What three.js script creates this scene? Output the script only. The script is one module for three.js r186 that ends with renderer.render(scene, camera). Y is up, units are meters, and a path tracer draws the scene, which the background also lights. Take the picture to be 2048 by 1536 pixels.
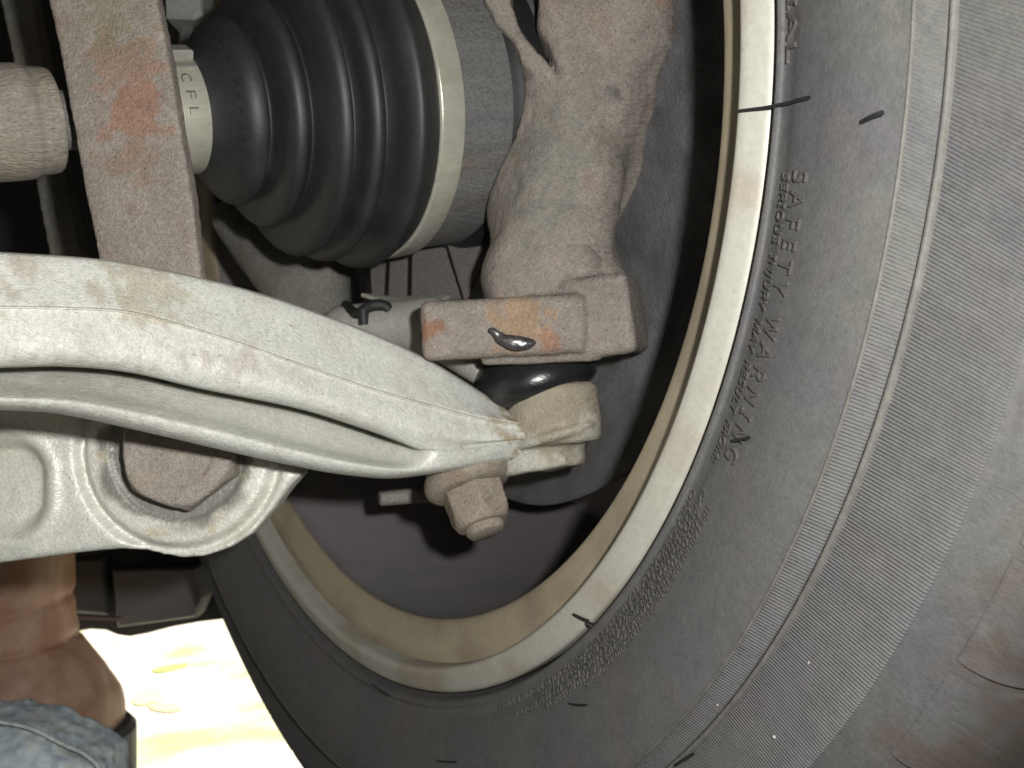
import * as THREE from 'three';
import { ImprovedNoise } from 'three/addons/math/ImprovedNoise.js';
import { mergeGeometries, mergeVertices } from 'three/addons/utils/BufferGeometryUtils.js';
import { FontLoader } from 'three/addons/loaders/FontLoader.js';
import { TextGeometry } from 'three/addons/geometries/TextGeometry.js';
import { RoundedBoxGeometry } from 'three/addons/geometries/RoundedBoxGeometry.js';

// ---------------------------------------------------------------- camera, sky, sun, flash, exposure
const EYE = 0.30;                                   // lens height above the driveway, metres
const scene = new THREE.Scene();
const camera = new THREE.PerspectiveCamera(42, 4 / 3, 0.01, 60);
camera.position.set(0, EYE, 0);
camera.lookAt(0, EYE, -1);
camera.focus = 0.25; camera.userData.fStop = 30;
scene.add(camera);

const skyData = new Float32Array(64 * 32 * 4);
for (let i = 0; i < 64 * 32; i++) { skyData[i * 4] = 0.014; skyData[i * 4 + 1] = 0.016; skyData[i * 4 + 2] = 0.018; skyData[i * 4 + 3] = 1; }
const sky = new THREE.DataTexture(skyData, 64, 32, THREE.RGBAFormat, THREE.FloatType);
sky.mapping = THREE.EquirectangularReflectionMapping; sky.needsUpdate = true;
scene.background = sky; scene.environment = sky;

const sun = new THREE.DirectionalLight(0xfff3e0, 4.2);
sun.position.set(0.5, 3.2, -3.2); sun.target.position.set(0, 0, -1);
sun.castShadow = true; sun.shadow.mapSize.set(2048, 2048);
Object.assign(sun.shadow.camera, { left: -2, right: 2, top: 2, bottom: -2, near: 0.1, far: 12 });
scene.add(sun, sun.target);

// the flash of the camera that took the picture, just above and to the right of its lens
const flash = new THREE.SpotLight(0xfffefb, 0.142, 0, 1.30, 0.5, 2);
flash.position.set(0.031, EYE + 0.022, 0.004); flash.target.position.set(-0.02, EYE + 0.06, -1); scene.add(flash.target);
flash.castShadow = true; flash.shadow.radius = 0.28; flash.shadow.camera.near = 0.01;
scene.add(flash);

const renderer = new THREE.WebGLRenderer({ antialias: true });
renderer.toneMapping = THREE.LinearToneMapping;
renderer.toneMappingExposure = 3.0;
renderer.shadowMap.enabled = true;

// ---------------------------------------------------------------- helpers
const V = (x, y, z) => new THREE.Vector3(x, y, z);
const perlin = new ImprovedNoise();
const n3 = (x, y, z) => perlin.noise(x + 31.7, y + 17.3, z + 53.9);
const fbm = (x, y, z, o = 4) => { let s = 0, a = 0.5; for (let i = 0; i < o; i++) { s += a * n3(x, y, z); x *= 2.03; y *= 2.03; z *= 2.03; a *= 0.5; } return s; };
const clamp = (x, a = 0, b = 1) => Math.min(b, Math.max(a, x));
const sstep = (a, b, x) => { const t = clamp((x - a) / (b - a)); return t * t * (3 - 2 * t); };
const gau = t => Math.exp(-t * t);
const mix = (a, b, t) => a + (b - a) * t;
const mixc = (a, b, t) => [mix(a[0], b[0], t), mix(a[1], b[1], t), mix(a[2], b[2], t)];
let seed = 20417; const rnd = () => { seed = (seed * 1664525 + 1013904223) >>> 0; return seed / 4294967296; };
const F = 2000.7;                                   // measured bearing units of the survey: 2000.7 per unit of tangent
// a surveyed point: bearing (u, v) at distance d in front of the lens plane, in metres
const at = (u, v, d) => V((u - 1024) / F * d, EYE - (v - 768) / F * d, -d);

const used = {};
const numbered = n => { used[n] = (used[n] ?? -1) + 1; return used[n] ? `${n}_${String(used[n]).padStart(3, '0')}` : n; };
function thing(name, label, category, base, group) {
  const o = new THREE.Group(); o.name = numbered(name); o.position.copy(base); scene.add(o);
  o.userData = { label, category }; if (group) o.userData.group = group; return o;
}
// a part whose geometry is given in world metres, stored about its thing's base
function part(name, geo, mat, parent, label) {
  let ox = 0, oy = 0, oz = 0;
  for (let q = parent; q && q !== scene; q = q.parent) { ox += q.position.x; oy += q.position.y; oz += q.position.z; }
  geo.translate(-ox, -oy, -oz);
  const m = new THREE.Mesh(geo, mat); m.name = name; m.castShadow = m.receiveShadow = true; parent.add(m);
  if (label) m.userData.label = label; return m;
}
function setting(name, geo, mat, label, category) {
  const m = new THREE.Mesh(geo, mat); m.name = name; m.castShadow = m.receiveShadow = true; scene.add(m);
  m.userData = { kind: 'structure', label, category }; return m;
}
// planar coordinates in metres for fine grain
function planarUV(g, sx = 1) {
  const p = g.attributes.position, uv = new Float32Array(p.count * 2);
  for (let i = 0; i < p.count; i++) { uv[2 * i] = (p.getX(i) + 0.6 * p.getZ(i)) * sx; uv[2 * i + 1] = (p.getY(i) + 0.35 * p.getZ(i)) * sx; }
  g.setAttribute('uv', new THREE.BufferAttribute(uv, 2)); return g;
}
function paint(g, fn) {
  const p = g.attributes.position, c = new Float32Array(p.count * 3);
  for (let i = 0; i < p.count; i++) { const k = fn(p.getX(i), p.getY(i), p.getZ(i)); c[3 * i] = Math.max(0.004, k[0]); c[3 * i + 1] = Math.max(0.004, k[1]); c[3 * i + 2] = Math.max(0.004, k[2]); }
  g.setAttribute('color', new THREE.BufferAttribute(c, 3)); return g;
}
const dress = (g, fn) => planarUV(paint(g, fn), 1);

// signed distances
const sub = (a, b) => [a[0] - b[0], a[1] - b[1], a[2] - b[2]];
const dot = (a, b) => a[0] * b[0] + a[1] * b[1] + a[2] * b[2];
const A3 = v => [v.x, v.y, v.z];
const smin = (a, b, k) => { const h = clamp(0.5 + 0.5 * (b - a) / k); return mix(b, a, h) - k * h * (1 - h); };
const smax = (a, b, k) => -smin(-a, -b, k);
function sCap(a, b, ra, rb) { a = A3(a); b = A3(b); const ba = sub(b, a), l = dot(ba, ba); return (x, y, z) => { const px = x - a[0], py = y - a[1], pz = z - a[2]; const h = clamp((px * ba[0] + py * ba[1] + pz * ba[2]) / l); return Math.hypot(px - ba[0] * h, py - ba[1] * h, pz - ba[2] * h) - mix(ra, rb, h); }; }
function sBox(c, h, rot, rad = 0.002) { const m = new THREE.Matrix4().makeRotationFromEuler(new THREE.Euler(...rot)).transpose().elements; c = A3(c); return (x, y, z) => { x -= c[0]; y -= c[1]; z -= c[2]; const X = Math.abs(m[0] * x + m[4] * y + m[8] * z) - h[0] + rad, Y = Math.abs(m[1] * x + m[5] * y + m[9] * z) - h[1] + rad, Z = Math.abs(m[2] * x + m[6] * y + m[10] * z) - h[2] + rad; return Math.hypot(Math.max(X, 0), Math.max(Y, 0), Math.max(Z, 0)) + Math.min(Math.max(X, Y, Z), 0) - rad; }; }
function sCyl(a, b, r, rad = 0.001) { a = A3(a); b = A3(b); const ba = sub(b, a), L = Math.sqrt(dot(ba, ba)), u = ba.map(q => q / L); return (x, y, z) => { const p = [x - a[0], y - a[1], z - a[2]], t = dot(p, u), q = Math.hypot(p[0] - u[0] * t, p[1] - u[1] * t, p[2] - u[2] * t); const X = q - r + rad, Y = Math.abs(t - L / 2) - L / 2 + rad; return Math.hypot(Math.max(X, 0), Math.max(Y, 0)) + Math.min(Math.max(X, Y), 0) - rad; }; }
function poly2(pts) { return (x, y) => { let d = 1e9, s = 1; for (let i = 0, j = pts.length - 1; i < pts.length; j = i++) { const ex = pts[j][0] - pts[i][0], ey = pts[j][1] - pts[i][1], wx = x - pts[i][0], wy = y - pts[i][1]; const h = clamp((wx * ex + wy * ey) / (ex * ex + ey * ey)); const bx = wx - ex * h, by = wy - ey * h; d = Math.min(d, bx * bx + by * by); const c1 = y >= pts[i][1], c2 = y < pts[j][1], c3 = ex * wy > ey * wx; if ((c1 && c2 && c3) || (!c1 && !c2 && !c3)) s = -s; } return s * Math.sqrt(d); }; }

// mesh of a distance field (surface nets)
function meshField(f, lo, hi, cell) {
  const nx = Math.ceil((hi[0] - lo[0]) / cell) + 1, ny = Math.ceil((hi[1] - lo[1]) / cell) + 1, nz = Math.ceil((hi[2] - lo[2]) / cell) + 1;
  const val = new Float32Array(nx * ny * nz), id = (i, j, k) => i + nx * (j + ny * k);
  for (let k = 0; k < nz; k++) for (let j = 0; j < ny; j++) for (let i = 0; i < nx; i++) val[id(i, j, k)] = f(lo[0] + i * cell, lo[1] + j * cell, lo[2] + k * cell);
  const vid = new Int32Array(nx * ny * nz).fill(-1), pos = [], idx = [];
  const cs = [[0, 0, 0], [1, 0, 0], [0, 1, 0], [1, 1, 0], [0, 0, 1], [1, 0, 1], [0, 1, 1], [1, 1, 1]];
  const es = [[0, 1], [2, 3], [4, 5], [6, 7], [0, 2], [1, 3], [4, 6], [5, 7], [0, 4], [1, 5], [2, 6], [3, 7]];
  for (let k = 0; k < nz - 1; k++) for (let j = 0; j < ny - 1; j++) for (let i = 0; i < nx - 1; i++) {
    const g = cs.map(c => val[id(i + c[0], j + c[1], k + c[2])]); let m = 0; for (const q of g) if (q < 0) m++;
    if (m === 0 || m === 8) continue;
    let x = 0, y = 0, z = 0, n = 0;
    for (const [a, b] of es) if ((g[a] < 0) !== (g[b] < 0)) { const t = g[a] / (g[a] - g[b]); x += cs[a][0] + t * (cs[b][0] - cs[a][0]); y += cs[a][1] + t * (cs[b][1] - cs[a][1]); z += cs[a][2] + t * (cs[b][2] - cs[a][2]); n++; }
    vid[id(i, j, k)] = pos.length / 3; pos.push(lo[0] + (i + x / n) * cell, lo[1] + (j + y / n) * cell, lo[2] + (k + z / n) * cell);
  }
  const quad = (a, b, c, d, flip) => { if (a < 0 || b < 0 || c < 0 || d < 0) return; flip ? idx.push(a, c, b, a, d, c) : idx.push(a, b, c, a, c, d); };
  for (let k = 1; k < nz - 1; k++) for (let j = 1; j < ny - 1; j++) for (let i = 1; i < nx - 1; i++) {
    const s = val[id(i, j, k)] < 0;
    if (s !== val[id(i + 1, j, k)] < 0) quad(vid[id(i, j - 1, k - 1)], vid[id(i, j, k - 1)], vid[id(i, j, k)], vid[id(i, j - 1, k)], !s);
    if (s !== val[id(i, j + 1, k)] < 0) quad(vid[id(i - 1, j, k - 1)], vid[id(i - 1, j, k)], vid[id(i, j, k)], vid[id(i, j, k - 1)], !s);
    if (s !== val[id(i, j, k + 1)] < 0) quad(vid[id(i - 1, j - 1, k)], vid[id(i, j - 1, k)], vid[id(i, j, k)], vid[id(i - 1, j, k)], !s);
  }
  const g = new THREE.BufferGeometry(); g.setAttribute('position', new THREE.Float32BufferAttribute(pos, 3)); g.setIndex(idx); g.computeVertexNormals(); return g;
}
const bounds = (pts, pad) => { const b = new THREE.Box3().setFromPoints(pts).expandByScalar(pad); return [A3(b.min), A3(b.max)]; };

// a turned body: profile of [along, radius] pairs about the line from o in direction u
function turned(profile, o, u, n = 128) {
  const ax = u.clone().normalize(), e1 = V(0, 1, 0).addScaledVector(ax, -ax.y).normalize(), e2 = V(0, 0, 0).crossVectors(ax, e1);
  const pos = [], idx = [], m = profile.length;
  for (let j = 0; j <= n; j++) { const t = j / n * Math.PI * 2, c = Math.cos(t), s = Math.sin(t); for (const [l, r] of profile) pos.push(o.x + ax.x * l + (e1.x * c + e2.x * s) * r, o.y + ax.y * l + (e1.y * c + e2.y * s) * r, o.z + ax.z * l + (e1.z * c + e2.z * s) * r); }
  for (let j = 0; j < n; j++) for (let i = 0; i < m - 1; i++) { const a = j * m + i, b = a + 1, c = a + m, d = c + 1; idx.push(a, c, b, b, c, d); }
  const g = new THREE.BufferGeometry(); g.setAttribute('position', new THREE.Float32BufferAttribute(pos, 3)); g.setIndex(idx);
  const mg = mergeVertices(g, 1e-7); mg.computeVertexNormals(); return mg;
}
// smooth a profile through its points
function smoothProfile(pts, n) { const c = new THREE.CatmullRomCurve3(pts.map(p => V(p[0], p[1], 0)), false, 'centripetal'); return c.getPoints(n).map(p => [p.x, p.y]); }
// a bar from a closed outline (list of points), extruded along e with bevelled edges
function slab(pts, e, bevel = 0.001) {
  const c = V(0, 0, 0); pts.forEach(p => c.add(p)); c.multiplyScalar(1 / pts.length);
  const rings = [[0, 1], [bevel, 0], [-bevel, 0]]; const L = e.length(), u = e.clone().normalize();
  const lay = (t, inset) => pts.map(p => { const d = p.clone().sub(c); const l = d.length(); return c.clone().addScaledVector(d, (l - inset) / l).addScaledVector(u, t); });
  const layers = [lay(0, bevel), lay(bevel, 0), lay(L - bevel, 0), lay(L, bevel)];
  const pos = [], idx = [], n = pts.length; layers.forEach(r => r.forEach(p => pos.push(p.x, p.y, p.z)));
  for (let k = 0; k < 3; k++) for (let i = 0; i < n; i++) { const j = (i + 1) % n, a = k * n + i, b = k * n + j; idx.push(a, b, a + n, b, b + n, a + n); }
  const cap = (k, flip) => { const ci = pos.length / 3, p = layers[k]; const m = V(0, 0, 0); p.forEach(q => m.add(q)); m.multiplyScalar(1 / n); pos.push(m.x, m.y, m.z); for (let i = 0; i < n; i++) { const j = (i + 1) % n; flip ? idx.push(ci, k * n + j, k * n + i) : idx.push(ci, k * n + i, k * n + j); } };
  cap(0, true); cap(3, false);
  const g = new THREE.BufferGeometry(); g.setAttribute('position', new THREE.Float32BufferAttribute(pos, 3)); g.setIndex(idx);
  const f = g.toNonIndexed(); f.computeVertexNormals(); return f;
}
const tube = (pts, r, n = 40, k = 10) => new THREE.TubeGeometry(new THREE.CatmullRomCurve3(pts), n, r, k, false);

// ---------------------------------------------------------------- textures (grain only)
function grain(size, fn, srgb = false) {
  const d = new Uint8Array(size * size * 4);
  for (let j = 0; j < size; j++) for (let i = 0; i < size; i++) { const k = (j * size + i) * 4; const v = fn(i / size, j / size); d[k] = d[k + 1] = d[k + 2] = clamp(v) * 255; d[k + 3] = 255; }
  const t = new THREE.DataTexture(d, size, size); t.wrapS = t.wrapT = THREE.RepeatWrapping; t.magFilter = THREE.LinearFilter; t.minFilter = THREE.LinearMipmapLinearFilter; t.generateMipmaps = true; if (srgb) t.colorSpace = THREE.SRGBColorSpace; t.needsUpdate = true; return t;
}
// noise that tiles over the unit square: lattice values with wrap-around
const lattice = (n, sd) => { let q = sd >>> 0; const a = new Float32Array(n * n); for (let i = 0; i < n * n; i++) { q = (Math.imul(q, 1664525) + 1013904223) >>> 0; a[i] = q / 2147483648 - 1; } return (u, v) => { const x = u * n, y = v * n, i = Math.floor(x), j = Math.floor(y), fx = x - i, fy = y - j, sx = fx * fx * (3 - 2 * fx), sy = fy * fy * (3 - 2 * fy), I = ((i % n) + n) % n, J = ((j % n) + n) % n, I1 = (I + 1) % n, J1 = (J + 1) % n; return mix(mix(a[J * n + I], a[J * n + I1], sx), mix(a[J1 * n + I], a[J1 * n + I1], sx), sy); }; };
const L16 = lattice(16, 3), L32 = lattice(32, 5), L64 = lattice(64, 7), L128 = lattice(128, 11), L256 = lattice(256, 13), L90 = lattice(90, 17), L140 = lattice(140, 19), L200 = lattice(200, 23);
const castTex = grain(512, (u, v) => 0.55 + 0.18 * L32(u, v) + 0.20 * L64(u, v) + 0.18 * L128(u, v) + 0.10 * L256(u, v) - 0.5 * sstep(0.72, 0.95, L90(u, v)));
const fineTex = grain(512, (u, v) => 0.5 + 0.10 * L64(u, v) + 0.15 * L128(u, v) + 0.2 * L256(u, v));
function rep(t, s) { const c = t.clone(); c.repeat.set(s, s); c.needsUpdate = true; return c; }
// dust specks and small dark pits, as a multiplier of the base colour
const dustTex = rep(grain(1024, (u, v) => 0.80 + 0.06 * L32(u, v) + 0.07 * L128(u, v) + 0.07 * L256(u, v) + 0.6 * sstep(0.93, 0.99, L200(u, v)) * sstep(0, 0.6, L16(u, v)) - 0.2 * sstep(0.8, 1, L140(u, v))), 1 / 0.11);
const rimTex = rep(grain(512, (u, v) => 0.92 + 0.05 * L64(u, v) + 0.04 * L256(u, v) - 0.3 * sstep(0.86, 0.98, L90(u, v)) * sstep(-0.1, 0.5, L16(u, v))), 1 / 0.07);
const aluTex = rep(grain(1024, (u, v) => 0.91 + 0.04 * L64(u, v) + 0.05 * L128(u, v) + 0.11 * L256(u, v) - 0.6 * sstep(0.78, 0.95, L200(u, v)) * sstep(-0.3, 0.5, L32(u, v)) - 0.6 * sstep(0.88, 1, L90(u, v)) * sstep(-0.1, 0.5, L16(u, v))), 1 / 0.075);
const ironTex = rep(grain(1024, (u, v) => 0.80 + 0.04 * L32(u, v) + 0.06 * L128(u, v) + 0.20 * L256(u, v) - 0.55 * sstep(0.74, 0.95, L200(u, v)) * sstep(-0.3, 0.5, L32(u, v)) + 0.6 * sstep(0.90, 1, L140(u, v)) * sstep(-0.2, 0.4, L16(u, v)) - 0.5 * sstep(0.92, 1, L90(u, v))), 1 / 0.08);
const castBump = rep(castTex, 1 / 0.035), rubberBump = rep(fineTex, 1 / 0.05);
const mat = (o) => new THREE.MeshStandardMaterial(Object.assign({ vertexColors: true, roughness: 0.75, metalness: 0 }, o));
const M = {
  alu: mat({ map: aluTex, roughness: 0.45, metalness: 0.15, bumpMap: castBump, bumpScale: 0.00018 }),
  iron: mat({ map: ironTex, roughness: 0.8, bumpMap: castBump, bumpScale: 0.0003 }),
  rubber: mat({ map: dustTex, roughness: 0.55, bumpMap: rubberBump, bumpScale: 0.00006 }),
  tyre: mat({ roughness: 0.72, map: dustTex, bumpMap: rubberBump, bumpScale: 0.00012 }),
  rim: mat({ roughness: 0.5, metalness: 0.05, map: rimTex, bumpMap: rubberBump, bumpScale: 0.00004 }),
  zinc: mat({ map: rimTex, roughness: 0.28, metalness: 0.4, bumpMap: rubberBump, bumpScale: 0.00004 }),
  plastic: mat({ roughness: 0.6, bumpMap: rubberBump, bumpScale: 0.0001 }),
  cloth: mat({ roughness: 0.95, bumpMap: rep(fineTex, 1 / 0.03), bumpScale: 0.0004 }),
  leather: mat({ roughness: 0.55, bumpMap: castBump, bumpScale: 0.0002 }),
  ground: mat({ roughness: 0.9, bumpMap: rep(castTex, 1 / 0.3), bumpScale: 0.002 }),
};
// base colours (linear), speckled by noise in metres
const speck = (base, amt, s, o = 0) => (x, y, z) => { const k = 1 + amt * (1.3 * fbm(x * s + o, y * s, z * s, 3) + 0.9 * n3(x * s * 6, y * s * 6, z * s * 6)); return [base[0] * k, base[1] * k, base[2] * k]; };
const blot = (x, y, z, c, r, s = 180) => { const d = Math.hypot(x - c.x, y - c.y, (z - c.z) * 0.6) / r; return clamp(sstep(1.0, 0.62, d + 1.5 * fbm(x * s, y * s, z * s, 4))); };
const castColour = (base, warm, rust, spots = []) => (x, y, z) => {
  let c = base; const w = sstep(-0.12, 0.25, fbm(x * 70, y * 70, z * 70 + 4, 4)); c = mixc(c, warm, w);
  const r = sstep(0.2, 0.36, fbm(x * 55 + 9, y * 55, z * 55, 4)); c = mixc(c, rust, r * 0.45);
  for (const [p, rad, col, a] of spots) c = mixc(c, col, blot(x, y, z, p, rad) * a);
  const k = 1 + 0.16 * n3(x * 900, y * 900, z * 900) + 0.22 * fbm(x * 140, y * 140, z * 140, 4);
  return [c[0] * k, c[1] * k, c[2] * k];
};
const aluColour = (base, dirt, spots = []) => (x, y, z) => {
  let c = mixc(base, dirt, sstep(0.02, 0.4, fbm(x * 60, y * 60, z * 60 + 2, 4)) * 0.55);
  for (const [p, rad, col, a] of spots) c = mixc(c, col, blot(x, y, z, p, rad) * a);
  const k = 1 + 0.1 * n3(x * 1100, y * 1100, z * 1100) + 0.12 * fbm(x * 260, y * 260, z * 260, 3);
  return [c[0] * k, c[1] * k, c[2] * k];
};

// ---------------------------------------------------------------- the setting: driveway, wheel arch, underbody
{
  const g = new THREE.PlaneGeometry(40, 40, 1, 1); g.rotateX(-Math.PI / 2);
  const near = new THREE.PlaneGeometry(3, 3, 220, 220); near.rotateX(-Math.PI / 2); near.translate(0, 0.004, -1.2);
  dress(g, speck([0.42, 0.42, 0.40], 0, 1));
  dress(near, (x, y, z) => { const w = sstep(0.0, 0.3, fbm(x * 9, 0, z * 9, 4)); const c = mixc([0.50, 0.50, 0.48], [0.39, 0.42, 0.20], w); const k = 1 + 0.3 * fbm(x * 60, 1, z * 60, 3); return c.map(q => q * k); });
  const uvs = near.attributes.uv; for (let i = 0; i < uvs.count; i++) uvs.setXY(i, near.attributes.position.getX(i), near.attributes.position.getZ(i));
  setting('driveway', g, M.ground, 'pale concrete driveway around and beneath the car', 'driveway');
  setting('sunlit_pavement', near, M.ground, 'sunlit pale pavement with yellow green moss beyond the tyre', 'pavement');
}
// wheel frame: axle direction (outboard), the wheel's own upright, and the direction towards its rear
const WC = V(-0.0643, EYE + 0.0919, -0.3868);
const WX = V(0.8104, 0.0725, -0.5813).normalize(), WY = V(-0.0891, 0.9960, 0).addScaledVector(WX, -V(-0.0891, 0.9960, 0).dot(WX)).normalize(), WZ = V(0, 0, 0).crossVectors(WX, WY);
const WM = new THREE.Matrix4().makeBasis(WX, WY, WZ).setPosition(WC);
const wheelPoint = (x, r, deg) => V(x, r * Math.sin(deg * Math.PI / 180), r * Math.cos(deg * Math.PI / 180)).applyMatrix4(WM);

const darkPlastic = speck([0.030, 0.030, 0.031], 0.35, 60);
{ // plastic panel in front of the wheel, the dark one whose lower edge cuts off the sunlit ground
  const t = thing('splash_shield', 'dark grey plastic splash panel with wavy lower edge above the sunlit ground', 'splash panel', at(200, 700, 0.83));
  const d = 0.83, low = [[-1700, 1262], [-300, 1262], [150, 1262], [185, 1256], [215, 1258], [240, 1268], [262, 1271], [300, 1264], [345, 1252], [400, 1242], [450, 1236], [520, 1228], [700, 1215], [1500, 1180], [3600, 1150]];
  const lo = low.map(([u, v]) => at(u, v, d)); const g = [];
  const pos = [], idx = []; const rows = [[0, 0], [-0.012, -0.004], [-0.06, 0.0], [-0.2, 0], [-0.9, 0]];
  // lip rolled at the bottom, sheet going up
  for (const p of lo) for (const th of [0, 0.004]) for (const [dy] of rows) pos.push(p.x, p.y - dy, p.z - th + (dy > -0.02 ? 0.003 : 0));
  const R = rows.length, S = 2 * R;
  for (let i = 0; i < lo.length - 1; i++) for (let s = 0; s < 2; s++) for (let k = 0; k < R - 1; k++) { const a = i * S + s * R + k, b = a + 1, c = a + S, e = c + 1; idx.push(a, c, b, b, c, e); }
  for (let i = 0; i < lo.length - 1; i++) { const a = i * S, b = a + R, c = a + S, e = c + R; idx.push(a, b, c, b, e, c); }
  const gg = new THREE.BufferGeometry(); gg.setAttribute('position', new THREE.Float32BufferAttribute(pos, 3)); gg.setIndex(idx); const ng = gg.toNonIndexed(); ng.computeVertexNormals();
  part('panel', dress(ng, darkPlastic), M.plastic, t);
  // moulded box on the panel
  const box = slab([at(222, 1140, 0.80), at(395, 1135, 0.80), at(410, 1195, 0.80), at(392, 1236, 0.80), at(232, 1256, 0.80)], V(0, 0, -0.026), 0.003);
  part('moulded_pocket', dress(box, speck([0.15, 0.15, 0.153], 0.3, 60)), M.plastic, t);
  const flap = slab([at(120, 1120, 0.80), at(205, 1115, 0.80), at(214, 1232, 0.80), at(150, 1228, 0.80)], V(0, 0, -0.02), 0.003);
  part('flap', dress(flap, speck([0.07, 0.07, 0.071], 0.3, 60)), M.plastic, t);
  const strip = slab([at(150, 1231, 0.79), at(240, 1236, 0.79), at(240, 1243, 0.79), at(150, 1240, 0.79)], V(0, 0, -0.006), 0.001);
  part('edge_clip', dress(strip, speck([0.16, 0.12, 0.11], 0.3, 90)), M.plastic, t);
  // floor of the car above and fender skin outside the wheel: they keep sun and sky off the axle
  const roof = new THREE.BoxGeometry(5, 0.02, 3.6); roof.translate(0.2, 0.86, 0.96);
  setting('car_underbody', dress(roof, darkPlastic), M.plastic, 'dark floor of the car above the axle', 'car floor');
  const fender = new THREE.BoxGeometry(0.004, 0.7, 3.0); fender.applyMatrix4(new THREE.Matrix4().makeBasis(WX, WY, WZ).setPosition(WC.clone().addScaledVector(WX, 0.42).add(V(0, 0.16, 0)).addScaledVector(WZ, 0.9)));
  setting('fender_skin', dress(fender, darkPlastic), M.plastic, 'inside of the fender skin outside the wheel', 'fender');
  const inner = new THREE.BoxGeometry(0.02, 0.56, 2.2); inner.translate(-0.75, 0.58, 0.2);
  setting('subframe_wall', dress(inner, darkPlastic), M.plastic, 'dark inner wall beside the axle', 'subframe');
}

// ---------------------------------------------------------------- wheel: rim and tyre
const font = await new FontLoader().loadAsync('fonts/droid/droid_sans_regular.typeface.json');
const wheel = new THREE.Group(); wheel.name = 'car_wheel'; scene.add(wheel);
wheel.position.copy(WC); wheel.quaternion.setFromRotationMatrix(WM);
wheel.userData = { label: 'road wheel seen from its inner side, dusty tyre on a pale rim', category: 'wheel' };
function wpart(name, geo, m, parent, label) { { const p = geo.attributes.position, uv = geo.attributes.uv; for (let i = 0; i < p.count; i++) uv.setXY(i, p.getZ(i), p.getY(i) + 0.7 * p.getX(i)); } const o = new THREE.Mesh(geo, m); o.name = name; o.castShadow = o.receiveShadow = true; parent.add(o); if (label) o.userData.label = label; return o; }
const XA = V(1, 0, 0), O0 = V(0, 0, 0);
function wturn(profile, n = 360) { // about the wheel's x axis, angle 0 towards +z
  const pos = [], idx = [], m = profile.length;
  for (let j = 0; j < n; j++) { const t = j / n * Math.PI * 2; for (const [x, r] of profile) pos.push(x, r * Math.sin(t), r * Math.cos(t)); }
  for (let j = 0; j < n; j++) for (let i = 0; i < m - 1; i++) { const a = j * m + i, b = a + 1, c = ((j + 1) % n) * m + i, d = c + 1; idx.push(a, b, c, b, d, c); }
  const g = new THREE.BufferGeometry(); g.setAttribute('position', new THREE.Float32BufferAttribute(pos, 3)); g.setIndex(idx); g.computeVertexNormals(); return g;
}
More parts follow.
